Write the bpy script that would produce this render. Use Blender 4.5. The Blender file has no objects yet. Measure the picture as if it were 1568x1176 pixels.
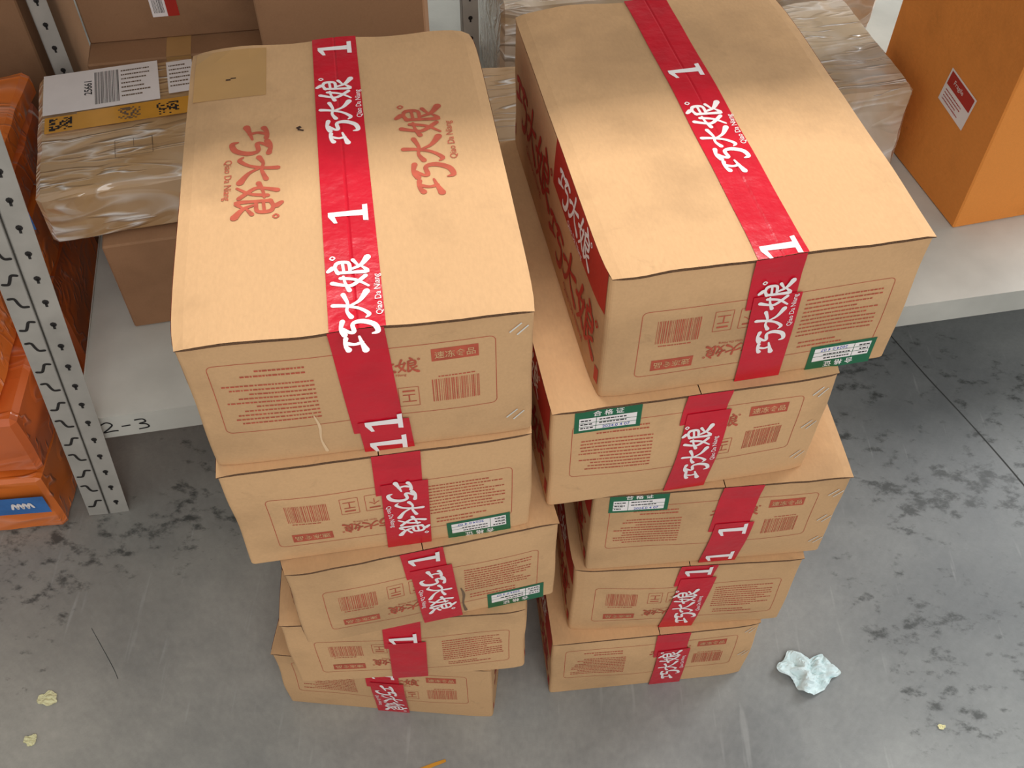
import bpy, math, random
from mathutils import Matrix, Vector, noise
random.seed(7)
SC=bpy.context.scene
COL=bpy.context.collection
SC.view_settings.view_transform='Standard'

# ------------------------------------------------------------------ materials
def mat(name):
    m=bpy.data.materials.new(name); m.use_nodes=True
    nt=m.node_tree; b=nt.nodes['Principled BSDF']
    return m,nt,b
def node(nt,t,**k):
    n=nt.nodes.new(t)
    for a,v in k.items():
        if a in n.inputs.keys(): n.inputs[a].default_value=v
        else: setattr(n,a,v)
    return n
def ramp(nt,p0,c0,p1,c1):
    r=nt.nodes.new('ShaderNodeValToRGB'); e=r.color_ramp.elements
    e[0].position=p0; e[0].color=c0; e[1].position=p1; e[1].color=c1
    return r
def C(r,g,b):
    f=lambda x:(x/255/12.92) if x/255<=.04045 else ((x/255+.055)/1.055)**2.4
    return (f(r),f(g),f(b),1)
def simple(name,col,rough=.6,metal=0,var=.12,scale=12,bump=0.0,bscale=60,coat=0,spec=.5):
    m,nt,b=mat(name)
    tc=node(nt,'ShaderNodeTexCoord'); n=node(nt,'ShaderNodeTexNoise',Scale=scale,Detail=5.0)
    nt.links.new(tc.outputs['Object'],n.inputs['Vector'])
    lo=tuple(c*(1-var) for c in col[:3])+(1,); hi=tuple(min(1,c*(1+var)) for c in col[:3])+(1,)
    r=ramp(nt,.3,lo,.7,hi); nt.links.new(n.outputs['Fac'],r.inputs[0]); nt.links.new(r.outputs[0],b.inputs['Base Color'])
    b.inputs['Roughness'].default_value=rough; b.inputs['Metallic'].default_value=metal
    b.inputs['Coat Weight'].default_value=coat; b.inputs['Coat Roughness'].default_value=.1
    b.inputs['Specular IOR Level'].default_value=spec
    if bump:
        n2=node(nt,'ShaderNodeTexNoise',Scale=bscale,Detail=4.0); nt.links.new(tc.outputs['Object'],n2.inputs['Vector'])
        bp=node(nt,'ShaderNodeBump',Strength=bump,Distance=.01); nt.links.new(n2.outputs['Fac'],bp.inputs['Height']); nt.links.new(bp.outputs[0],b.inputs['Normal'])
    return m
def cardboard(name,col,dirt=.25):
    m,nt,b=mat(name)
    tc=node(nt,'ShaderNodeTexCoord'); oi=node(nt,'ShaderNodeObjectInfo')
    add=node(nt,'ShaderNodeVectorMath',operation='ADD'); sc=node(nt,'ShaderNodeVectorMath',operation='SCALE')
    cb=node(nt,'ShaderNodeCombineXYZ')
    for i in range(3): nt.links.new(oi.outputs['Random'],cb.inputs[i])
    nt.links.new(cb.outputs[0],sc.inputs[0]); sc.inputs['Scale'].default_value=20
    nt.links.new(tc.outputs['Object'],add.inputs[0]); nt.links.new(sc.outputs[0],add.inputs[1])
    n=node(nt,'ShaderNodeTexNoise',Scale=4.0,Detail=6.0,Roughness=.6); nt.links.new(add.outputs[0],n.inputs['Vector'])
    lo=tuple(c*(1-dirt*.8) for c in col[:3])+(1,); hi=tuple(min(1,c*1.04) for c in col[:3])+(1,)
    r=ramp(nt,.3,lo,.52,hi); nt.links.new(n.outputs['Fac'],r.inputs[0])
    mp=node(nt,'ShaderNodeMapping'); mp.inputs['Scale'].default_value=(260,90,260); nt.links.new(add.outputs[0],mp.inputs[0])
    n2=node(nt,'ShaderNodeTexNoise',Scale=1.0,Detail=3.0); nt.links.new(mp.outputs[0],n2.inputs['Vector'])
    r2=ramp(nt,.3,(.96,.96,.96,1),.7,(1.02,1.02,1.02,1)); nt.links.new(n2.outputs['Fac'],r2.inputs[0])
    mx=node(nt,'ShaderNodeMix',data_type='RGBA',blend_type='MULTIPLY'); mx.inputs[0].default_value=1
    nt.links.new(r.outputs[0],mx.inputs[6]); nt.links.new(r2.outputs[0],mx.inputs[7])
    n4=node(nt,'ShaderNodeTexNoise',Scale=11.0,Detail=8.0,Roughness=.75,Distortion=.6); nt.links.new(add.outputs[0],n4.inputs['Vector'])
    r4=ramp(nt,.63,(0,0,0,1),.78,(.5,.5,.5,1)); nt.links.new(n4.outputs['Fac'],r4.inputs[0])
    mx4=node(nt,'ShaderNodeMix',data_type='RGBA'); nt.links.new(r4.outputs[0],mx4.inputs[0]); nt.links.new(mx.outputs[2],mx4.inputs[6]); mx4.inputs[7].default_value=tuple(c*.5 for c in col[:3])+(1,)
    hs=node(nt,'ShaderNodeHueSaturation'); mr=node(nt,'ShaderNodeMapRange'); mr.inputs[3].default_value=.93; mr.inputs[4].default_value=1.04
    nt.links.new(oi.outputs['Random'],mr.inputs[0]); nt.links.new(mr.outputs[0],hs.inputs['Value']); nt.links.new(mx4.outputs[2],hs.inputs['Color'])
    nt.links.new(hs.outputs[0],b.inputs['Base Color']); b.inputs['Roughness'].default_value=.78; b.inputs['Specular IOR Level'].default_value=.22
    n3=node(nt,'ShaderNodeTexNoise',Scale=14.0,Detail=6.0,Roughness=.6); nt.links.new(add.outputs[0],n3.inputs['Vector'])
    bp=node(nt,'ShaderNodeBump',Strength=.3,Distance=.008); nt.links.new(n3.outputs['Fac'],bp.inputs['Height']); nt.links.new(bp.outputs[0],b.inputs['Normal'])
    return m
def wrapmat(name,col,milky_glint,pale_sheen,bump=.55,fs=1.0):
    """carton colour seen through crinkled clear stretch film"""
    m,nt,b=mat(name)
    tc=node(nt,'ShaderNodeTexCoord')
    n=node(nt,'ShaderNodeTexNoise',Scale=5.0,Detail=4.0,Roughness=.5,Distortion=.6); nt.links.new(tc.outputs['Object'],n.inputs['Vector'])
    r=ramp(nt,.38,tuple(c*.88 for c in col[:3])+(1,),.68,tuple(c*(1-pale_sheen)+.8*pale_sheen for c in col[:3])+(1,))  # paler milky patches put the film's bright sheen into the colour
    nt.links.new(n.outputs['Fac'],r.inputs[0])
    outs=[]
    for rot,scl in (((.1,.1,.35),(2.2,15,9)),((.2,.3,-.9),(3,19,12)),((.5,.2,1.3),(2.4,12,8))):
        mp=node(nt,'ShaderNodeMapping'); mp.inputs['Rotation'].default_value=rot; mp.inputs['Scale'].default_value=tuple(x*fs for x in scl); nt.links.new(tc.outputs['Object'],mp.inputs[0])
        k=node(nt,'ShaderNodeTexNoise',Scale=1.0,Detail=2.0,Roughness=.45,Distortion=.9); nt.links.new(mp.outputs[0],k.inputs['Vector'])
        s1=node(nt,'ShaderNodeMath',operation='SUBTRACT'); nt.links.new(k.outputs['Fac'],s1.inputs[0]); s1.inputs[1].default_value=.5
        s2=node(nt,'ShaderNodeMath',operation='ABSOLUTE'); nt.links.new(s1.outputs[0],s2.inputs[0])
        s3=node(nt,'ShaderNodeMapRange'); s3.inputs[1].default_value=.0; s3.inputs[2].default_value=.07; s3.inputs[3].default_value=1; s3.inputs[4].default_value=0; nt.links.new(s2.outputs[0],s3.inputs[0])
        outs.append(s3.outputs[0])
    a=node(nt,'ShaderNodeMath',operation='MULTIPLY'); nt.links.new(outs[0],a.inputs[0]); nt.links.new(outs[1],a.inputs[1])
    a2=node(nt,'ShaderNodeMath',operation='MULTIPLY'); nt.links.new(outs[2],a2.inputs[0]); nt.links.new(n.outputs['Fac'],a2.inputs[1])
    mxx=node(nt,'ShaderNodeMath',operation='MAXIMUM'); nt.links.new(a.outputs[0],mxx.inputs[0]); nt.links.new(a2.outputs[0],mxx.inputs[1])
    rw=ramp(nt,.35,(0,0,0,1),.85,(milky_glint,milky_glint,milky_glint,1)); nt.links.new(mxx.outputs[0],rw.inputs[0])  # milky folds, whitened to paint the film's highlights into the colour
    mx=node(nt,'ShaderNodeMix',data_type='RGBA'); nt.links.new(rw.outputs[0],mx.inputs[0]); nt.links.new(r.outputs[0],mx.inputs[6]); mx.inputs[7].default_value=C(246,244,240)
    nt.links.new(mx.outputs[2],b.inputs['Base Color'])
    b.inputs['Roughness'].default_value=.4; b.inputs['Coat Weight'].default_value=1; b.inputs['Coat Roughness'].default_value=.06; b.inputs['Coat IOR'].default_value=1.5
    bp=node(nt,'ShaderNodeBump',Strength=bump,Distance=.012); nt.links.new(mxx.outputs[0],bp.inputs['Height'])
    nt.links.new(bp.outputs[0],b.inputs['Normal']); nt.links.new(bp.outputs[0],b.inputs['Coat Normal'])
    return m

M={}
M['card']=cardboard('cardboard_kraft',C(207,164,119))
M['card_dark']=cardboard('cardboard_brown',C(158,118,86))
M['card_orange']=cardboard('cardboard_orange',C(232,146,68),dirt=.15)
M['edge']=simple('corrugated_edge',C(112,78,50),.9,bump=.8,bscale=300)
M['seam']=simple('seam_dark',C(60,36,22),.9)
M['red']=simple('red_tape',C(200,16,40),.3,var=.08,scale=20,bump=.28,bscale=26)
M['white']=simple('white_print',C(242,232,228),.5,var=.05)
M['ink']=simple('red_brown_print',C(182,82,58),.8,var=.15,scale=60)
M['inkred']=simple('red_print',C(180,40,26),.6,var=.1)
M['green']=simple('green_label',C(14,98,62),.4,var=.08)
M['black']=simple('black_print',C(30,28,30),.6)
M['blue']=simple('blue_stamp',C(60,80,170),.6)
M['tan']=simple('tan_tape',C(190,146,92),.25,var=.06,coat=.4)
M['ytape']=simple('amber_tape',C(214,150,50),.25,var=.1,coat=.4)
M['steel']=simple('staple_steel',C(232,228,216),.3,.4)
M['rack']=simple('painted_steel',C(196,194,184),.45,var=.1,scale=7,bump=.05)
M['rackpost']=simple('grey_painted_steel',C(168,163,154),.45,var=.14,scale=12)
M['slot_dark']=simple('slot_shadow',C(38,34,32),.9)  # dark plates on the posts paint the see-through shade of the slots
M['wrap']=wrapmat('stretch_wrapped_card',C(190,150,102),.75,.1)
M['wrapw']=wrapmat('stretch_wrapped_pale',C(200,174,140),1.0,.45,bump=.7)
M['bag']=wrapmat('orange_film',C(236,122,44),.2,.0,bump=.4,fs=.7)
M['bag2']=wrapmat('orange_film_deep',C(222,106,42),.15,.0,bump=.4,fs=.7)
M['bluetape']=simple('blue_tape',C(58,112,176),.4,var=.15,bump=.3,bscale=30)
M['tissue']=simple('tissue_paper',C(218,234,234),.95,var=.04,bump=.25,bscale=60,spec=.2)
M['leaf']=simple('yellow_scrap',C(226,220,172),.8,var=.1,scale=40)
M['crack']=simple('floor_joint',C(62,62,60),.9)
M['wall']=simple('wall_paint',C(150,150,146),.8,var=.05)
M['scuff']=simple('scuff',C(112,88,66),.8)
M['scuff2']=simple('pale_scuff',C(226,190,148),.8)

# ------------------------------------------------------------------ mesh builder
class MB:
    def __init__(s): s.v=[];s.f=[];s.m=[];s.mats=[]
    def mi(s,k):
        if k not in s.mats: s.mats.append(k)
        return s.mats.index(k)
    def add(s,vs,fs,k):
        o=len(s.v); s.v+=[tuple(v) for v in vs]; i=s.mi(k)
        for f in fs: s.f.append([o+j for j in f]); s.m.append(i)
    def grid(s,fn,n,m_,k):
        vs=[fn(i/n,j/m_) for j in range(m_+1) for i in range(n+1)]
        fs=[[j*(n+1)+i,j*(n+1)+i+1,(j+1)*(n+1)+i+1,(j+1)*(n+1)+i] for j in range(m_) for i in range(n)]
        s.add(vs,fs,k)
    def build(s,name,parent=None,deform=None,smooth=False):
        me=bpy.data.meshes.new(name)
        vs=[deform(v) for v in s.v] if deform else s.v
        me.from_pydata(vs,[],s.f)
        for k in s.mats: me.materials.append(M[k])
        me.polygons.foreach_set('material_index',s.m)
        if smooth: me.polygons.foreach_set('use_smooth',[True]*len(s.f))
        me.update()
        o=bpy.data.objects.new(name,me); COL.objects.link(o)
        if parent: o.parent=parent
        return o
def empty(name,loc=(0,0,0),yaw=0):
    o=bpy.data.objects.new(name,None); COL.objects.link(o); o.location=loc; o.rotation_euler=(0,0,yaw); o.empty_display_size=.05
    return o
def boxv(b,x0,x1,y0,y1,z0,z1,k):
    vs=[(x,y,z) for z in (z0,z1) for y in (y0,y1) for x in (x0,x1)]
    b.add(vs,[[0,2,3,1],[4,5,7,6],[0,1,5,4],[2,6,7,3],[0,4,6,2],[1,3,7,5]],k)

# ------------------------------------------------------------------ lettering
_tc={}
def textmesh(body,bold=0):
    key=(body,bold)
    if key in _tc: return _tc[key]
    cu=bpy.data.curves.new('t','FONT'); cu.body=body; cu.size=1; cu.offset=bold; cu.resolution_u=3
    o=bpy.data.objects.new('t',cu); COL.objects.link(o)
    dg=bpy.context.evaluated_depsgraph_get(); me=o.evaluated_get(dg).to_mesh()
    vs=[(v.co.x,v.co.y) for v in me.vertices]; fs=[list(p.vertices) for p in me.polygons]
    o.evaluated_get(dg).to_mesh_clear(); bpy.data.objects.remove(o); bpy.data.curves.remove(cu)
    if vs:
        x0=min(v[0] for v in vs);x1=max(v[0] for v in vs);y0=min(v[1] for v in vs);y1=max(v[1] for v in vs)
        vs=[(v[0]-(x0+x1)/2,v[1]-(y0+y1)/2) for v in vs]; w,h=x1-x0,y1-y0
    else: w=h=1
    _tc[key]=(vs,fs,w,h); return _tc[key]
def ribbon(pts,ws,cap=False):
    P=[Vector(p) for p in pts]; out=[]
    n=len(P)
    for i in range(n-1):
        p0=P[max(i-1,0)];p1=P[i];p2=P[i+1];p3=P[min(i+2,n-1)]
        for s in range(5):
            t=s/5
            q=.5*((2*p1)+(-p0+p2)*t+(2*p0-5*p1+4*p2-p3)*t*t+(-p0+3*p1-3*p2+p3)*t**3)
            out.append((q,ws[i]*(1-t)+ws[i+1]*t))
    out.append((P[-1],ws[-1]))
    if cap:
        d0=(out[0][0]-out[1][0]).normalized(); d1=(out[-1][0]-out[-2][0]).normalized()
        w0,w1=out[0][1],out[-1][1]; a=out[0][0]; z=out[-1][0]
        out=[(a+d0*w0*.5,w0*.25),(a+d0*w0*.33,w0*.75)]+out+[(z+d1*w1*.33,w1*.75),(z+d1*w1*.5,w1*.25)]
    vs=[];fs=[]
    for i,(q,w) in enumerate(out):
        d=(out[min(i+1,len(out)-1)][0]-out[max(i-1,0)][0]); d.normalize(); nn=Vector((-d.y,d.x))
        vs+=[tuple(q-nn*w/2),tuple(q+nn*w/2)]
        if i: fs.append([2*i-2,2*i,2*i+1,2*i-1])
    return vs,fs
K=.115
QIAO=[([(.02,.76),(.2,.84),(.42,.82)],[K*1.3,K*.7,K*1.1]),([(.25,.80),(.18,.6),(.22,.42)],[K,K*.7,K*.9]),([(-.06,.34),(.2,.42),(.44,.48)],[K*1.5,K*.8,K*.5]),
 ([(.56,.84),(.75,.93),(1.04,.88)],[K*1.3,K*.7,K*1.2]),([(.78,.88),(.62,.70),(.64,.60),(.92,.62),(.98,.38),(.82,.08),(.56,.0),(.50,.14)],[K*.8,K*.8,K,K*.9,K*1.3,K*1.3,K*1.1,K*.4])]
DA=[([(.02,.54),(.3,.66),(.6,.62),(1.0,.74)],[K*1.4,K*.8,K*.8,K*1.3]),([(.58,1.06),(.52,.7),(.36,.28),(.08,-.0),(-.06,.10)],[K*1.3,K,K*.9,K*1.2,K*.4]),([(.50,.58),(.68,.26),(1.04,.02)],[K*.6,K,K*1.8])]
NIANG=[([(.26,1.02),(.12,.66),(.12,.44),(.42,.08)],[K*1.2,K*.8,K,K*1.1]),([(.42,.78),(.30,.36),(.02,.02)],[K,K*.8,K*.6]),([(-.08,.56),(.2,.66),(.48,.70)],[K*1.2,K*.7,K*.6]),
 ([(.74,1.12),(.84,1.0)],[K,K*1.4]),([(.62,.84),(.84,.92),(1.02,.84),(.99,.54),(.68,.50)],[K,K*.8,K*1.1,K*.9,K*.8]),([(.68,.68),(.96,.70)],[K*.7,K*.7]),
 ([(.64,.86),(.60,.4),(.60,.02),(.82,.18)],[K,K*.9,K*1.3,K*.4]),([(.74,.44),(.86,.18),(1.14,-.02)],[K*.7,K,K*1.7]),([(1.08,.40),(.88,.28)],[K*1.0,K*.6]),
 ([(1.16,.98),(1.23,1.05),(1.30,.98),(1.23,.91),(1.16,.98)],[K*.35]*5)]
def logo_shapes():
    """horizontal brush logo, ~3.6 wide, 1 high, centred"""
    out=[]
    for ch,ox,oy,s in ((QIAO,-1.84,-.60,1.16),(DA,-.50,-.38,.98),(NIANG,.72,-.46,1.08)):
        for p,w in ch:
            vs,fs=ribbon([(ox+a*s,oy+b*s) for a,b in p],[q*s*1.08 for q in w],cap=True)
            out.append((vs,fs))
    vs,fs,w,h=textmesh('Qiao Da Niang',.005); s=1.7/w
    out.append(([(v[0]*s+.35,v[1]*s-.72) for v in vs],fs))
    return out
LOGO=logo_shapes()
ONE=[([(-.11,-.42),(.11,-.42),(.09,.5),(-.07,.5)],[[0,1,2,3]]),([(-.32,-.5),(.32,-.5),(.30,-.37),(-.30,-.37)],[[0,1,2,3]]),([(-.07,.5),(-.34,.36),(-.34,.27),(-.07,.34)],[[0,1,2,3]])]

class Face:
    """2D drawing surface mapped on a carton side"""
    def __init__(s,mb,fn): s.mb=mb; s.fn=fn; s.T=lambda a,b:(a,b)
    def put(s,vs,fs,k,off): s.mb.add([s.fn(*s.T(v[0],v[1]),off) for v in vs],fs,k)
    def rect(s,a0,a1,b0,b1,k,off=.0006,n=1,m=1,rot=0):
        ca,cb=(a0+a1)/2,(b0+b1)/2; c,sn=math.cos(rot),math.sin(rot)
        vs=[]
        for j in range(m+1):
            for i in range(n+1):
                x=a0+(a1-a0)*i/n-ca; y=b0+(b1-b0)*j/m-cb
                vs.append((ca+x*c-y*sn,cb+x*sn+y*c))
        fs=[[j*(n+1)+i,j*(n+1)+i+1,(j+1)*(n+1)+i+1,(j+1)*(n+1)+i] for j in range(m) for i in range(n)]
        s.put(vs,fs,k,off)
    def outline(s,a0,a1,b0,b1,w,k,off=.0006,r=0):
        if r:
            pts=[]
            for cx_,cy_,t0 in ((a1-r,b1-r,0),(a0+r,b1-r,90),(a0+r,b0+r,180),(a1-r,b0+r,270)):
                for q in range(5): t=math.radians(t0+q*22.5); pts.append((cx_+r*math.cos(t),cy_+r*math.sin(t)))
        else: pts=[(a1,b1),(a0,b1),(a0,b0),(a1,b0)]
        pts.append(pts[0])
        for p,q in zip(pts,pts[1:]):
            d=Vector(q)-Vector(p); L=d.length; d.normalize(); nn=Vector((-d.y,d.x))*w/2
            k_=max(1,int(L/.03))
            for i in range(k_):
                A=Vector(p)+d*(L*i/k_); B=Vector(p)+d*(L*(i+1)/k_)
                s.put([A-nn,B-nn,B+nn,A+nn],[[0,1,2,3]],k,off)
    def shapes(s,sh,a,b,scale,rot,k,off=.0008):
        c,sn=math.cos(rot),math.sin(rot)
        for i,(vs,fs) in enumerate(sh):
            s.put([(a+(x*c-y*sn)*scale,b+(x*sn+y*c)*scale) for x,y in vs],fs,k,off+i*.00002)
    def text(s,body,a,b,h,rot,k,off=.0008,bold=0,width=None):
        vs,fs,w,hh=textmesh(body,bold); sc=(width/w) if width else h/hh
        s.shapes([(vs,fs)],a,b,sc,rot,k,off)
    def lines(s,a0,a1,b0,b1,n,k,off=.0006):
        for i in range(n):
            b=b1-(b1-b0)*(i+.5)/n; h=(b1-b0)/n*.32; x=a0
            end=a1-(random.random()*.3*(a1-a0) if random.random()<.45 else 0)
            while x<end-.003:
                L=random.uniform(.002,.006); s.rect(x,min(x+L,end),b-h/2,b+h/2,k,off); x+=L+random.uniform(.0008,.0016)
    def barcode(s,a0,a1,b0,b1,k,off=.0006):
        x=a0
        while x<a1:
            w=random.choice((.0006,.001,.0014)); s.rect(x,x+w,b0,b1,k,off); x+=w+random.choice((.0010,.0014,.002))

def green_label(F,a,b,rot):
    old=F.T
    c,sn=math.cos(rot),math.sin(rot)
    F.T=lambda x,y,o=old:o(a+x*c-y*sn,b+x*sn+y*c)
    F.rect(-.05,.05,-.027,.027,'green',.0009,4,2)
    F.text('合 格 证',0,.0165,.0125,0,'white',.0013,bold=.014)
    F.rect(-.043,.043,-.021,.007,'white',.0012,4,2)
    for yy in (-.012,-.0035): F.rect(-.043,.043,yy-.0004,yy+.0004,'green',.0014)
    F.rect(-.018,-.0172,-.021,.007,'green',.0014)
    F.text('2024.0 4 07',.013,-.0165,.0062,0,'blue',.0015,bold=.005)
    F.lines(-.041,-.022,-.02,.006,3,'black',.0015); F.lines(-.013,.03,-.010,.006,2,'black',.0015)
    F.T=old

def panel(F,orient,H):
    old=F.T
    if orient=='B': F.T=lambda a,b:(-a,H-b)
    F.outline(-.168,.187,.042,.172,.0009,'ink',.0005,r=.008)
    F.barcode(-.145,-.085,.108,.152,'ink')
    F.lines(-.14,-.09,.100,.106,1,'ink')
    F.rect(-.146,-.086,.052,.074,'ink',.0005); F.text('速冻食品',-.116,.063,.013,math.pi,'card',.0008,bold=.01,width=.052)
    for x in (-.066,-.030):
        F.outline(x,x+.026,.118,.156,.0008,'ink')
        F.text('工' if x<-.05 else '个',x+.013,.140,.015,math.pi,'ink',.0006,bold=.0); F.rect(x+.005,x+.021,.124,.127,'ink')
    F.shapes(LOGO,-.028,.078,.0205,math.pi,'ink')
    F.lines(.062,.176,.078,.158,10,'ink')
    F.lines(.070,.150,.052,.070,2,'ink')
    F.T=old

def tape_front(F,at,ab,H,w,marks,seam):
    n=10; sp=seam
    def strip(b0,b1,sh,off,wj):
        vs=[];cols=[-.5,-.17,.17,.5]
        for j in range(n+1):
            b=b0+(b1-b0)*j/n; c=at+(ab-at)*(1-b/H)+sh
            for q in cols: vs.append((c+q*wj,b))
        fs=[[j*4+i,j*4+i+1,(j+1)*4+i+1,(j+1)*4+i] for j in range(n) for i in range(3)]
        F.put(vs,fs,'red',off)
    strip(H*(1-sp)-.02,H+.001,-.003,.0020,w)
    strip(.0,H*(1-sp)+.004,.005,.0032,w)
    for kind,y in marks:
        c=at+(ab-at)*(1-y/H)+(.005 if y<H*(1-sp) else -.002)
        if kind=='L': F.shapes(LOGO,c,y,.036,math.pi/2+.05,'white',.0038)
        elif kind=='M': F.shapes(LOGO,c,y,.036,-math.pi/2+.05,'white',.0038)
        else: F.shapes(ONE,c,y,.05,math.pi/2,'white',.0038)

W0,D0,H0=.44,.6196,.2466
def carton(x,y,z,yaw,orient,at,ab,marks,green=None,top=False,W=W0,D=D0,H=H0,staples=(),tapephase=.035,topbulge=0,seed=0,toplogos=False,seam=.5):
    root=empty('frozen_food_carton',(x,y,z),yaw)
    Hb=H-.0005
    def deform(p):
        px,py,pz=p; zn=max(0,min(1,pz/Hb)); nx=px/(W/2); ny=py/(D/2)
        bl=math.sin(math.pi*zn)*(.004 if top else .006)
        nz=noise.noise(Vector((px*7+seed*3.1,py*7,pz*7+seed)))*(.004 if top else .006)*math.sin(math.pi*min(1,zn*1.0)) 
        cxn=max(0,math.cos(px/W*math.pi)); cyn=max(0,math.cos(py/D*math.pi))
        dx=(1 if px>0 else -1)*(bl*cyn+nz)*abs(nx)**4
        dy=(1 if py>0 else -1)*(bl*cxn+nz)*abs(ny)**4
        # knocked corners
        kc=(abs(nx)*abs(ny))**10*(.5+.5*math.sin(seed*2.3+px*9-py*7))*.006
        dx-=(1 if px>0 else -1)*kc; dy-=(1 if py>0 else -1)*kc
        dz=topbulge*cxn*cyn*zn**4 if top else 0
        if top:
            dz+= .0018*math.sin(px*38+seed)*max(0,abs(ny)-.9)*10*zn**6
            dz+= -.004*(abs(nx)*abs(ny))**6*zn**6
            dz+= .0022*noise.noise(Vector((px*9+seed,py*9,0)))*zn**6
        return (px+dx,py+dy,pz+dz)
    b=MB()
    r=.006; per=[]
    hx,hy=W/2,D/2
    cs=[((hx-r,-hy+r),270),((hx-r,hy-r),0),((-hx+r,hy-r),90),((-hx+r,-hy+r),180)]
    for ci,(c,a0) in enumerate(cs):
        for q in range(4):
            t=math.radians(a0+q*30); per.append((c[0]+r*math.cos(t),c[1]+r*math.sin(t)))
        nc,na=cs[(ci+1)%4]; t=math.radians(na); e=(nc[0]+r*math.cos(t),nc[1]+r*math.sin(t)); s0=per[-1]
        for i in range(1,24): per.append((s0[0]+(e[0]-s0[0])*i/24,s0[1]+(e[1]-s0[1])*i/24))
    n=len(per); zs=[0,.003,.01]+[Hb*i/12 for i in range(1,12)]+[Hb-.0055]
    vs=[];fs=[]
    for zi,zz in enumerate(zs):
        k=.996 if zi==0 else 1
        vs+=[(px*k,py*k,zz) for px,py in per]
    for j in range(len(zs)-1):
        for i in range(n): fs.append([j*n+i,j*n+(i+1)%n,(j+1)*n+(i+1)%n,(j+1)*n+i])
    fs.append(list(range(n))[::-1])
    b.add(vs,fs,'card')
    b.grid(lambda u,v:(-hx+.002+u*(W-.004),-hy+.002+v*(D-.004),Hb-.0055),8,8,'seam')
    for sgn in (-1,1):
        x0,x1=(sgn*hx,sgn*.0008); ov=.0035; ns,ms=14,24
        zt,zb=Hb,Hb-.0045
        def ft(u,v):
            xx=x0+(x1-x0)*u; drop=.003*max(0,1-u*12)
            yy=(-hy-ov)+(D+2*ov)*v
            w_=.0012*noise.noise(Vector((xx*25,seed+v*3,0)))*(1 if v in(0,1) else 0)
            return (xx,yy+w_,zt-drop)
        def fb(u,v):
            p=ft(u,v); return (p[0],p[1],zb)
        def lerp(a,c,v): return (a[0],a[1],a[2]*(1-v)+c[2]*v)
        b.grid(ft,ns,ms,'card'); b.grid(fb,ns,ms,'card')
        b.grid(lambda u,v:lerp(ft(u,0),fb(u,0),v),ns,1,'edge')
        b.grid(lambda u,v:lerp(ft(u,1),fb(u,1),v),ns,1,'edge')
        b.grid(lambda u,v:lerp(ft(0,u),fb(0,u),v),ms,1,'card')
        b.grid(lambda u,v:lerp(ft(1,u),fb(1,u),v),ms,1,'edge')
    b.build('box_body',root,deform)
    p=MB()
    Ff=Face(p,lambda a,bb,o:(a,-hy-o,bb))
    Ft=Face(p,lambda a,bb,o:(a,bb,Hb+o))
    Fl=Face(p,lambda a,bb,o:(-hx-o,-a,bb))
    Fr=Face(p,lambda a,bb,o:(hx+o,a,bb))
    panel(Ff,orient,H)
    A=(at-.5)*W; Bm=(ab-.5)*W
    p2=MB(); Ff2=Face(p2,Ff.fn); Ft2=Face(p2,Ft.fn)
    Ff2.fn=lambda a,bb,o:(a,-hy-o-.0035*max(0,min(1,(bb-(H-.035))/.03)),min(bb,Hb+.0008))
    tape_front(Ff2,A,Bm,H,.068,marks,seam)
    if top:
        xs=[-.034,-.02,-.0025,0,.0025,.02,.034]; m_=40; vs=[]
        for j in range(m_+1):
            yy=-hy-.0046+(D+.0092)*j/m_; cc=A*(1-j/m_)*.9
            for q in xs:
                vs.append((cc+q,yy,Hb+.0014-(.0011 if q==0 else 0)))
        fs=[[j*7+i,j*7+i+1,(j+1)*7+i+1,(j+1)*7+i] for j in range(m_) for i in range(6)]
        p2.add(vs,fs,'red')
        yy=-hy+tapephase; 
        seq=['L','1'] if toplogos else ['1','L']
        i=0
        while yy<hy-.02:
            cc=A*(1-(yy+hy)/D)*.9
            if seq[i%2]=='L': Ft2.shapes(LOGO,cc,yy,.0405,math.pi/2,'white',.0018)
            else: Ft2.shapes(ONE,cc,yy,.052,math.pi/2,'white',.0018)
            yy+= .165 if seq[i%2]=='L' else .228
            i+=1
    if toplogos:
        Ft.shapes(LOGO,.118,.012,.050,math.pi/2,'ink',.0008)
        Ft.shapes(LOGO,-.122,.004,.050,-math.pi/2,'ink',.0008)
        Ft.rect(-.212,-.105,.175,.305,'tan',.0006,4,4)
        Ft.rect(-.165,-.158,.222,.226,'seam',.0009); Ft.rect(-.158,-.150,.226,.229,'seam',.0009)
        Ft.rect(-.062,-.055,.083,.088,'seam',.0009,rot=.6); Ft.rect(-.0605,-.0515,.078,.081,'seam',.0009,rot=-.4)
    for Fs in (Fl,Fr):
        Fs.rect(-.30,-.292,.02,.045,'inkred',.0006)
        Fs.rect(.02,.302,.165,.243,'inkred',.0006,12,6)
        Fs.shapes(LOGO,.14,.203,.045,0,'white',.001)
        Fs.shapes(LOGO,.14,.085,.068,0,'inkred',.0008)
        Fs.shapes(LOGO,-.14,.13,.072,0,'inkred',.0008)
        Fs.rect(.286,.301,.02,.05,'inkred',.0008)
    if green:
        green_label(Ff,green[0],green[1],green[2])
    for (sa,sb) in staples:
        for k_ in (0,1):
            Ff.rect(sa-.012+k_*.010,sa+.010+k_*.010,sb-.0012-k_*.006,sb+.0012-k_*.006,'steel',.0016,rot=.75)
    if seed in (1,3):
        a0=-.072 if seed==1 else .055; t_=1 if seed==3 else .8
        Ff.put(*ribbon([(a0,.095),(a0+.004,.07),(a0+.002,.04),(a0+.006,.012)],[.002*t_,.005*t_,.003*t_,.006*t_],cap=True),'scuff' if seed==3 else 'scuff2',.0008)
    p.build('printing',root,deform)
    p2.build('red_tape',root,deform)
    return root

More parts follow.
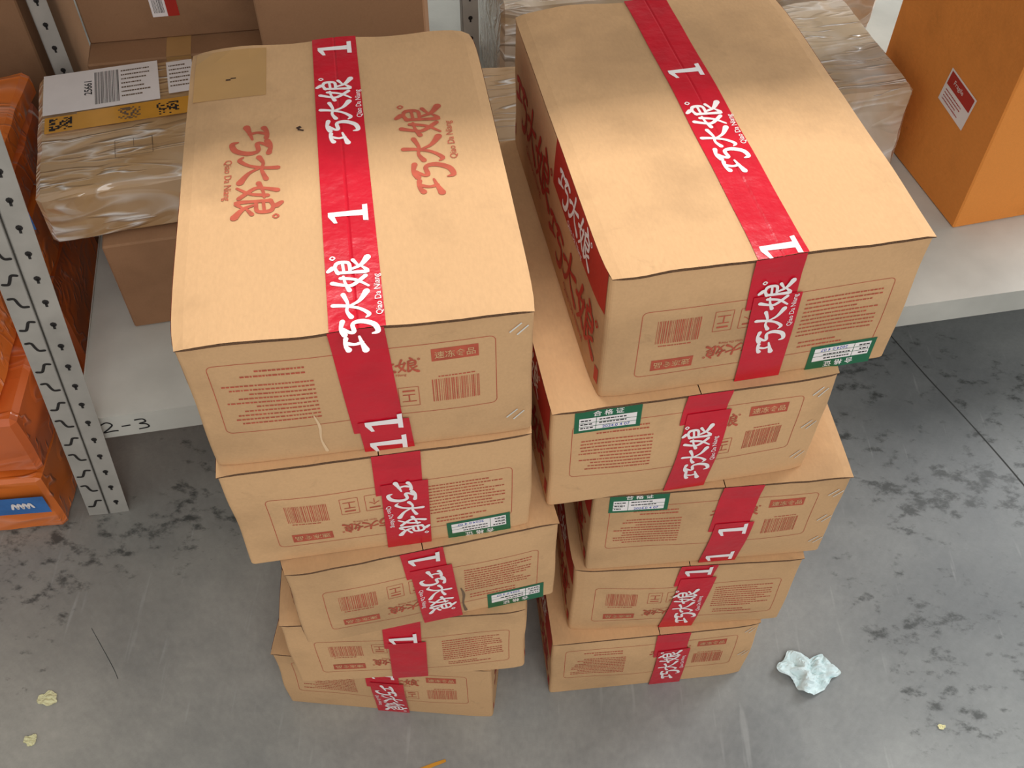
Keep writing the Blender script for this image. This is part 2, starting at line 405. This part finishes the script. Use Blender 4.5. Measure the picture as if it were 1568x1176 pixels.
H=H0
G180=math.pi
carton(-.2340,1.1185,4*H,.1556,'B',.505,.53,[('1',.064),('1',.016)],top=True,topbulge=.004,staples=((.195,.215),(.19,.045)),tapephase=.035,toplogos=True,seed=1,seam=.74)
carton(-.2349,1.1109,3*H,.1669,'A',.56,.545,[('M',.11)],green=(.135,.022,G180+.03),seed=2,seam=.3)
carton(-.2107,1.1018,2*H,.2349,'A',.50,.535,[('1',.222),('M',.11)],green=(.15,.026,G180+.02),seed=3,seam=.25)
carton(-.2110,1.1138,1*H,.0724,'A',.495,.475,[('1',.18)],seed=4,seam=.35)
carton(-.2304,1.1422,0,-.0808,'B',.50,.50,[('1',.20),('M',.085)],seed=5,seam=.35)
carton(.2762,1.2443,4*H,.1923,'A',.52,.535,[('L',.13)],green=(.145,.024,G180+.02),top=True,topbulge=.003,tapephase=.012,seed=6,seam=.3)
carton(.2179,1.2201,3*H,.1759,'B',.54,.505,[('L',.10)],green=(-.135,.215,.0),seed=7,staples=((.19,.21),(.19,.13),(.19,.05)),seam=.2)
carton(.3185,1.2272,2*H,.0978,'B',.58,.545,[('1',.12),('1',.022)],green=(-.14,.218,.0),seed=8,staples=((.195,.2),(.195,.12),(.195,.05)),W=.435,seam=.45)
carton(.3035,1.2215,1*H,.0677,'A',.55,.495,[('1',.228),('L',.09)],seed=9,W=.43,seam=.2)
carton(.2630,1.2028,0,.1086,'B',.575,.575,[('L',.10)],seed=10,staples=((.19,.22),(.19,.12)),W=.43,seam=.3)

# ------------------------------------------------------------------ shelving rack
YR=.185
rack=empty('storage_rack',(-.955,1.352,0),YR)
rb=MB()
SH=.34; LX=3.3; DP=1.75
boxv(rb,0,LX,0,DP,SH-.002,SH,'rack')
boxv(rb,0,LX,-.002,0,SH-.07,SH,'rack'); boxv(rb,0,LX,-.002,.018,SH-.072,SH-.07,'rack')
boxv(rb,-.002,0,-.002,DP,SH-.05,SH+.004,'rack')
boxv(rb,0,LX,DP,DP+.002,SH-.07,SH+.0,'rack')
for yy in (.45,.9,1.35): boxv(rb,0,LX,yy,yy+.03,SH-.035,SH-.002,'rack')
rb.build('lower_shelf',rack)
ub=MB(); UZ=2.12
boxv(ub,-2.2,LX,0,DP,UZ-.002,UZ,'rack'); boxv(ub,-2.2,LX,-.002,0,UZ-.07,UZ,'rack'); boxv(ub,-2.2,LX,-.002,.018,UZ-.072,UZ-.07,'rack'); boxv(ub,-2.2,LX,DP,DP+.002,UZ-.07,UZ,'rack')
ub.build('upper_shelf',rack)
sg=MB(); Fs=Face(sg,lambda a,b,o:(a,-.002-o,b)); 
Fs.put(*ribbon([(.035,.315),(.05,.322),(.06,.312),(.05,.300),(.036,.288),(.055,.290),(.068,.289)],[.004]*7),'black',.0006)
Fs.put(*ribbon([(.078,.302),(.098,.303)],[.004]*2),'black',.0006)
Fs.put(*ribbon([(.11,.318),(.128,.318),(.132,.308),(.118,.304),(.132,.299),(.134,.288),(.112,.285)],[.004]*7),'black',.0006)
sg.build('shelf_number',rack)
def post(x,y,lean,two=True,h=2.15):
    b=MB(); th=.002; w=.045
    def bar(x0,x1,y0,y1): boxv(b,x0,x1,y0,y1,0,h,'rackpost')
    bar(0,w,0,th); bar(0,th,0,w)
    if two: bar(-w-.003,-.003,0,th); bar(-.003-th,-.003,0,w)
    F=Face(b,lambda a,bb,o:(a,-o,bb))
    z=.05; i=0
    while z<h-.05:
        q=[(w*.5+.0065*math.cos(t*.785),z+.0065*math.sin(t*.785)) for t in range(8)]
        F.put(q,[list(range(8))],'slot_dark',.0006); F.rect(w*.5-.0025,w*.5+.0025,z-.013,z,'slot_dark',.0006)
        if two:
            c=-.003-w*.5; s_=1 if i%2 else -1
            F.put(*ribbon([(c-.015,z+.012*s_),(c-.005,z+.012*s_),(c+.0,z-.002),(c+.005,z-.010*s_),(c+.015,z-.010*s_)],[.006]*5,cap=True),'slot_dark',.0006)
        z+=.062; i+=1
    o=b.build('upright_post',rack); o.location=(x,y,0); o.rotation_euler=(0,lean,0)
    return o
post(-.035,-.022,.10)
post(-.03,.86,0.0,two=False); post(-.03,DP,0); post(LX,-.01,0); post(LX,DP,0); 
post(1.02,1.02,0,two=False)

# ------------------------------------------------------------------ plain cartons on the rack
def plain_carton(name,FL,z,yaw,w,d,h,k='card_dark',tape=None,details=None,wrap=None,amp=.0,fr=9):
    root=empty(name,(FL[0],FL[1],z),yaw)
    b=MB()
    def nz(p,s):
        P=Vector(p)+Vector((FL[0]*5,FL[1]*3,z*7))
        return (noise.noise(P*fr)+.4*noise.noise(P*fr*2.3)-.6*abs(noise.noise(P*fr*1.5+Vector((5,1,2)))))*s
    def dfm(p):
        if amp==0: return p
        g=nz(p,amp)
        v=Vector((p[0]-w/2,p[1]-d/2,p[2]-h/2)); 
        ax=[abs(v.x)/(w/2),abs(v.y)/(d/2),abs(v.z)/(h/2)]
        out=list(p)
        for i in range(3):
            if i==2 and v[i]<0: continue
            wgt=max(0,min(1,(ax[i]-.85)/.13))
            out[i]+=g*wgt*(1 if v[i]>0 else -1)
        return tuple(out)
    N=28 if wrap else 6; body=wrap if wrap else k
    e=.004 if not wrap else .012
    b.grid(lambda u,v:(e+u*(w-2*e),0,e+v*(h-2*e)),N,N,body)
    b.grid(lambda u,v:(w-e-u*(w-2*e),d,e+v*(h-2*e)),N,N,body)
    b.grid(lambda u,v:(0,d-e-u*(d-2*e),e+v*(h-2*e)),N,N,body)
    b.grid(lambda u,v:(w,e+u*(d-2*e),e+v*(h-2*e)),N,N,body)
    b.grid(lambda u,v:(e+u*(w-2*e),e+v*(d-2*e),h),N,N,body)
    b.grid(lambda u,v:(e+u*(w-2*e),d-e-v*(d-2*e),0),N,N,body)
    def q(a,c):
        def fn(u,v):
            return tuple((a[0][i]+(a[1][i]-a[0][i])*u)*(1-v)+(c[0][i]+(c[1][i]-c[0][i])*u)*v for i in range(3))
        b.grid(fn,N,1,body)
    q(((e,0,h-e),(w-e,0,h-e)),((e,e,h),(w-e,e,h)))
    q(((w-e,d,h-e),(e,d,h-e)),((w-e,d-e,h),(e,d-e,h)))
    q(((0,d-e,h-e),(0,e,h-e)),((e,d-e,h),(e,e,h)))
    q(((w,e,h-e),(w,d-e,h-e)),((w-e,e,h),(w-e,d-e,h)))
    q(((e,0,e),(e,0,h-e)),((0,e,e),(0,e,h-e))); q(((w-e,0,h-e),(w-e,0,e)),((w,e,h-e),(w,e,e)))
    q(((w-e,d,e),(w-e,d,h-e)),((w,d-e,e),(w,d-e,h-e))); q(((e,d,h-e),(e,d,e)),((0,d-e,h-e),(0,d-e,e)))
    q(((w-e,0,e),(e,0,e)),((w-e,e,0),(e,e,0))); q(((0,e,e),(0,d-e,e)),((e,e,0),(e,d-e,0)))
    q(((w,d-e,e),(w,e,e)),((w-e,d-e,0),(w-e,e,0))); q(((e,d,e),(w-e,d,e)),((e,d-e,0),(w-e,d-e,0)))
    for X in (0,w):
        for Y in (0,d):
            for Z in (0,h):
                ex=e if X==0 else w-e; ey=e if Y==0 else d-e; ez=e if Z==0 else h-e
                b.add([(X,ey,ez),(ex,Y,ez),(ex,ey,Z)],[[0,1,2]],body)
    b.build('box_body',root,dfm,smooth=bool(wrap))
    p=MB(); off0=amp*.9
    Ff=Face(p,lambda a,bb,o:(a,-o-off0,bb)); Ft=Face(p,lambda a,bb,o:(a,bb,h+o+off0)); Fl=Face(p,lambda a,bb,o:(-o-off0,d-a,bb))
    if not wrap:
        Ft.rect(w/2-.0012,w/2+.0012,.002,d-.002,'seam',.0004)
    if tape:
        Ft.rect(w/2-.03,w/2+.03,0,d,tape,.0007,1,4); Ff.rect(w/2-.03,w/2+.03,h-.08,h,tape,.0007)
    if details: details(Ff,Ft,Fl)
    if p.v: p.build('labels_and_tape',root)
    return root

def det_A(Ff,Ft,Fl):
    Ft.rect(.015,.275,.285,.445,'white',.001,3,3)
    Ft.barcode(.13,.185,.30,.43,'black',.0014)
    Ft.text('25661',.115,.37,.018,math.pi/2,'black',.0014,bold=.015)
    Ft.lines(.19,.255,.31,.43,7,'scuff',.0014)
    Ft.rect(.295,.355,.30,.43,'white',.001); Ft.lines(.30,.35,.32,.42,6,'scuff',.0014)
    Ft.rect(.09,.355,.215,.28,'ytape',.0011,4,1)
    Ft.rect(.02,.09,.215,.275,'ytape',.0009)
    for ox,oy in ((.03,.222),(.265,.222),(.18,.225)):
        for i in range(11):
            for j in range(10):
                if random.random()<.45: Ft.rect(ox+i*.0045,ox+i*.0045+.0045,oy+j*.0045,oy+j*.0045+.0045,'scuff' if ox==.18 else 'black',.0015)
    Ft.outline(.17,.25,.09,.15,.0012,'scuff',.0012); Ft.outline(.21,.25,.12,.15,.001,'scuff',.0012)
plain_carton('brown_carton',(-.90,1.63),.3405,.22,.36,.38,.258,'card_dark')
plain_carton('wrapped_parcel',(-1.0,1.63),.60,.27,.36,.455,.135,wrap='wrap',amp=.004,details=det_A)
plain_carton('brown_carton',(-1.045,2.17),.3405,.19,.44,.42,.36,'card_dark',tape='tan')
def det_D(Ff,Ft,Fl):
    Ff.rect(.17,.235,.06,.115,'white',.001); Ff.rect(.207,.235,.06,.115,'inkred',.0014); Ff.barcode(.176,.20,.07,.105,'black',.0014)
plain_carton('brown_carton',(-1.06,2.26),.701,.16,.45,.32,.42,'card_dark',details=det_D)
plain_carton('brown_carton',(-.565,2.03),.3405,.07,.37,.36,.78,'card_dark')
plain_carton('wrapped_parcel',(-.04,1.80),.3405,.19,.48,.52,.26,wrap='wrap',amp=.006)
plain_carton('wrapped_parcel',(-.035,2.45),.3405,.19,.46,.40,.36,wrap='wrapw',amp=.006)
plain_carton('wrapped_parcel',(.575,2.13),.3405,.22,.48,.46,.26,wrap='wrapw',amp=.006)
def det_O(Ff,Ft,Fl):
    old=Fl.T; a=.5-.165; c,s=math.cos(-.12),math.sin(-.12)
    Fl.T=lambda x,y:(a+x*c-y*s,.285+x*s+y*c)
    Fl.rect(-.062,.062,-.048,.048,'white',.001); Fl.rect(-.056,.056,.004,.043,'inkred',.0015)
    Fl.text('Fragile',-.01,.024,.016,0,'white',.002); Fl.lines(-.05,.03,-.04,-.004,4,'inkred',.0015); Fl.T=old
plain_carton('orange_carton',(1.15,1.99),.3405,.25,.48,.5,.78,'card_orange',details=det_O)
plain_carton('wrapped_parcel',(.50,2.68),.3405,.2,.6,.35,.34,wrap='wrapw',amp=.006)

# ------------------------------------------------------------------ orange film-wrapped parcels beside the rack
def band(b0,b1):
    def f(Ff,Ft,Fl):
        Ff.rect(0.01,.54,b0,b1,'bluetape',.001,12,2)
        for cx_ in (.10,.30,.46):
            for t in range(4):
                a_=cx_+t*.012; m_=(b0+b1)/2
                Ff.put(*ribbon([(a_,m_-.008),(a_+.006,m_+.010),(a_+.012,m_-.006)],[.006]*3,cap=True),'white',.0025)
    return f
def opar(FL,z,yaw,w,d,h,k,det=None): plain_carton('orange_parcel',FL,z,yaw,w,d,h,wrap=k,amp=.012,fr=5,details=det)
opar((-1.62,1.23),0,.10,.55,.34,.20,'bag',band(.09,.155))
opar((-1.615,1.25),.203,.10,.55,.33,.19,'bag2')
opar((-1.63,1.27),.398,.13,.53,.33,.16,'bag')
opar((-1.64,1.67),0,.12,.52,.38,.36,'bag2')
opar((-1.62,1.67),.364,.15,.50,.38,.17,'bag')
opar((-1.625,1.68),.538,.12,.50,.38,.11,'bag2',band(.02,.075))
opar((-1.62,1.70),.652,.12,.50,.36,.07,'bag')
plain_carton('brown_carton',(-1.62,2.2),0,.15,.42,.45,1.05,'card_dark')

# ------------------------------------------------------------------ floor, wall, litter
def floor_material():
    m,nt,b=mat('concrete_floor'); L=nt.links
    tc=node(nt,'ShaderNodeTexCoord'); ob=tc.outputs['Object']
    n1=node(nt,'ShaderNodeTexNoise',Scale=2.2,Detail=9.0,Roughness=.65); L.new(ob,n1.inputs['Vector'])
    r1=ramp(nt,.3,C(128,129,128),.7,C(172,171,166)); L.new(n1.outputs['Fac'],r1.inputs[0])
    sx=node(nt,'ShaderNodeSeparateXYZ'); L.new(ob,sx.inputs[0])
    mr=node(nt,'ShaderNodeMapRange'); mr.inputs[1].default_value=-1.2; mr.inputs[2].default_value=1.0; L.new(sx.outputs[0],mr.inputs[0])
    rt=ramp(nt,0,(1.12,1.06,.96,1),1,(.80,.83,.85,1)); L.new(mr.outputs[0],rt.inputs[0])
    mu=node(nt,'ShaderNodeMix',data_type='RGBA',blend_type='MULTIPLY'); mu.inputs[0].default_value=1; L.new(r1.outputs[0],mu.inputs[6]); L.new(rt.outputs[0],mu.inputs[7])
    n2=node(nt,'ShaderNodeTexNoise',Scale=70.0,Detail=5.0,Roughness=.7); L.new(ob,n2.inputs['Vector'])
    r2=ramp(nt,.3,(.9,.9,.9,1),.7,(1.06,1.06,1.06,1)); L.new(n2.outputs['Fac'],r2.inputs[0])
    mu2=node(nt,'ShaderNodeMix',data_type='RGBA',blend_type='MULTIPLY'); mu2.inputs[0].default_value=1; L.new(mu.outputs[2],mu2.inputs[6]); L.new(r2.outputs[0],mu2.inputs[7])
    def M2(op,a,b_=None,c_=None):
        n=node(nt,'ShaderNodeMath',operation=op)
        for i,v in enumerate((a,b_,c_)):
            if v is None: continue
            if isinstance(v,(int,float)): n.inputs[i].default_value=v
            else: L.new(v,n.inputs[i])
        return n.outputs[0]
    def blob(cx_,cy_,rad,soft):
        d=node(nt,'ShaderNodeVectorMath',operation='DISTANCE'); L.new(ob,d.inputs[0]); d.inputs[1].default_value=(cx_,cy_,0)
        q=node(nt,'ShaderNodeMapRange'); q.interpolation_type='SMOOTHSTEP'; q.inputs[1].default_value=rad; q.inputs[2].default_value=rad-soft; L.new(d.outputs['Value'],q.inputs[0]); return q.outputs[0]
    reg=M2('MAXIMUM',M2('MAXIMUM',blob(-1.08,1.22,.42,.3),blob(-.8,1.35,.4,.3)),M2('MAXIMUM',blob(1.05,1.6,.7,.5),M2('MAXIMUM',blob(1.15,.95,.6,.45),blob(.55,1.75,.6,.5))))
    mpp=node(nt,'ShaderNodeMapping'); mpp.inputs['Rotation'].default_value=(0,0,.6); mpp.inputs['Scale'].default_value=(1,1.5,1); L.new(ob,mpp.inputs[0])
    n3=node(nt,'ShaderNodeTexNoise',Scale=20.0,Detail=7.0,Roughness=.66); L.new(mpp.outputs[0],n3.inputs['Vector'])
    n4=node(nt,'ShaderNodeTexNoise',Scale=4.0,Detail=5.0); L.new(ob,n4.inputs['Vector'])
    s=M2('ADD',n3.outputs['Fac'],M2('ADD',M2('MULTIPLY',reg,.22),M2('MULTIPLY',M2('SUBTRACT',n4.outputs['Fac'],.5),.6)))
    st=node(nt,'ShaderNodeMapRange'); st.interpolation_type='SMOOTHSTEP'; st.inputs[1].default_value=.73; st.inputs[2].default_value=.90; L.new(s,st.inputs[0])
    stf=M2('MULTIPLY',st.outputs[0],.85)
    mx=node(nt,'ShaderNodeMix',data_type='RGBA'); L.new(stf,mx.inputs[0]); L.new(mu2.outputs[2],mx.inputs[6]); mx.inputs[7].default_value=C(44,46,42)
    gr=M2('MULTIPLY',reg,.30); mx2=node(nt,'ShaderNodeMix',data_type='RGBA'); L.new(gr,mx2.inputs[0]); L.new(mx.outputs[2],mx2.inputs[6]); mx2.inputs[7].default_value=C(78,80,78)
    mp3=node(nt,'ShaderNodeMapping'); mp3.inputs['Rotation'].default_value=(0,0,-.5); mp3.inputs['Scale'].default_value=(14,1.2,1); L.new(ob,mp3.inputs[0])
    n5=node(nt,'ShaderNodeTexNoise',Scale=3.0,Detail=2.0); L.new(mp3.outputs[0],n5.inputs['Vector'])
    r5=ramp(nt,.66,(0,0,0,1),.74,(.25,.25,.25,1)); L.new(n5.outputs['Fac'],r5.inputs[0])
    mx3=node(nt,'ShaderNodeMix',data_type='RGBA'); L.new(r5.outputs[0],mx3.inputs[0]); L.new(mx2.outputs[2],mx3.inputs[6]); mx3.inputs[7].default_value=C(190,190,185)
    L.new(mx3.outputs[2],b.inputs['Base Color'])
    rr=node(nt,'ShaderNodeMapRange'); rr.inputs[3].default_value=.36; rr.inputs[4].default_value=.65; L.new(n1.outputs['Fac'],rr.inputs[0]); L.new(rr.outputs[0],b.inputs['Roughness'])
    bp=node(nt,'ShaderNodeBump',Strength=.12,Distance=.004); L.new(n3.outputs['Fac'],bp.inputs['Height']); L.new(bp.outputs[0],b.inputs['Normal'])
    return m
M['floor']=floor_material()
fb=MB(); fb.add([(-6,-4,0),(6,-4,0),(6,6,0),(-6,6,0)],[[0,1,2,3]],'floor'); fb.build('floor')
wb=MB(); boxv(wb,-6,6,5.9,6,0,4.5,'wall'); wb.build('wall_back')
cb=MB(); Fc=Face(cb,lambda a,b,o:(a,b,o))
Fc.put(*ribbon([(1.06,1.95),(1.13,1.78),(1.212,1.60),(1.287,1.416),(1.36,1.2)],[.003,.004,.0035,.004,.003]),'crack',.0006)
Fc.put(*ribbon([(-.95,1.02),(-.88,.93),(-.86,.90)],[.001,.0015,.001]),'crack',.0006)
cb.build('floor_joint')

def crumple(name,x,y,w,d,k,hgt,seed,n=26,shape=.35,rot=0):
    b=MB(); vs=[];fs=[]
    for j in range(n+1):
        for i in range(n+1):
            u=i/n*2-1; v=j/n*2-1
            rr=math.hypot(u,v); th=math.atan2(v,u)
            if rr>1e-6:
                s=max(abs(u),abs(v))/rr; u*=s; v*=s; rr=math.hypot(u,v)
            edge=1-shape*(.5+.5*noise.noise(Vector((math.cos(th)*1.6,math.sin(th)*1.6,seed))))-shape*.55*max(0,math.sin(3*th+seed))
            X=u*edge*w/2; Y=v*edge*d/2
            Z=.0015+hgt*abs(noise.noise(Vector((u*1.8,v*1.8,seed+5))))*2*(1-rr*.5)+hgt*.6*abs(noise.noise(Vector((u*4,v*4,seed))))
            vs.append((X,Y,Z))
    for j in range(n):
        for i in range(n):
            a=j*(n+1)+i; fs.append([a,a+1,a+n+2,a+n+1])
    b.add(vs,fs,k); o=b.build(name,None); o.location=(x,y,0); o.rotation_euler=(0,0,rot); return o
crumple('crumpled_tissue',.655,.918,.165,.13,'tissue',.022,3.3,shape=.45)
crumple('yellow_scrap',-1.0,.855,.055,.042,'leaf',.003,1.1)
crumple('yellow_scrap',-1.01,.765,.036,.032,'leaf',.003,2.1)
crumple('yellow_scrap',.915,.80,.022,.014,'leaf',.002,4.1)
st=MB(); F=Face(st,lambda a,b,o:(a,b,o)); F.put(*ribbon([(-.20,.702),(-.165,.715),(-.135,.726)],[.006,.008,.006]),'ytape',.0012); st.build('tape_offcut')

# ------------------------------------------------------------------ lights
def area(name,loc,target,sx,sy,power,col=(1,1,1)):
    l=bpy.data.lights.new(name,'AREA'); l.shape='RECTANGLE'; l.size=sx; l.size_y=sy; l.energy=power; l.color=col
    o=bpy.data.objects.new(name,l); COL.objects.link(o); o.location=loc
    if target is None: o.rotation_euler=(0,0,YR)
    else: o.rotation_euler=(Vector(target)-Vector(loc)).to_track_quat('-Z','Y').to_euler()
    return o
area('ceiling_light',(0,2.40,4.3),None,2.4,.36,120,(1,.98,.94))
area('front_fill',(.9,-2.2,3.8),(0,1.2,.4),2.2,2.2,78,(1,.99,.97))  # unseen soft fill, added to brighten the carton fronts
area('highlight_fill',(3.8,3.4,2.4),(.8,1.8,.4),1.6,1.6,120,(.95,.98,1))  # fill added at the back right to give the plastic film highlights
w=bpy.data.worlds.new('world'); SC.world=w; w.use_nodes=True; w.node_tree.nodes['Background'].inputs[0].default_value=(.95,.98,1,1); w.node_tree.nodes['Background'].inputs[1].default_value=.54

# ------------------------------------------------------------------ camera
cd=bpy.data.cameras.new('camera'); cam=bpy.data.objects.new('camera',cd); COL.objects.link(cam)
cam.location=(0,0,2.1162)
R=Matrix.Rotation(.688,3,'X')@Matrix.Rotation(.00323,3,'Z')
cam.rotation_euler=R.to_euler(); cd.sensor_width=36; cd.lens=1679.8/1706*36
SC.camera=cam
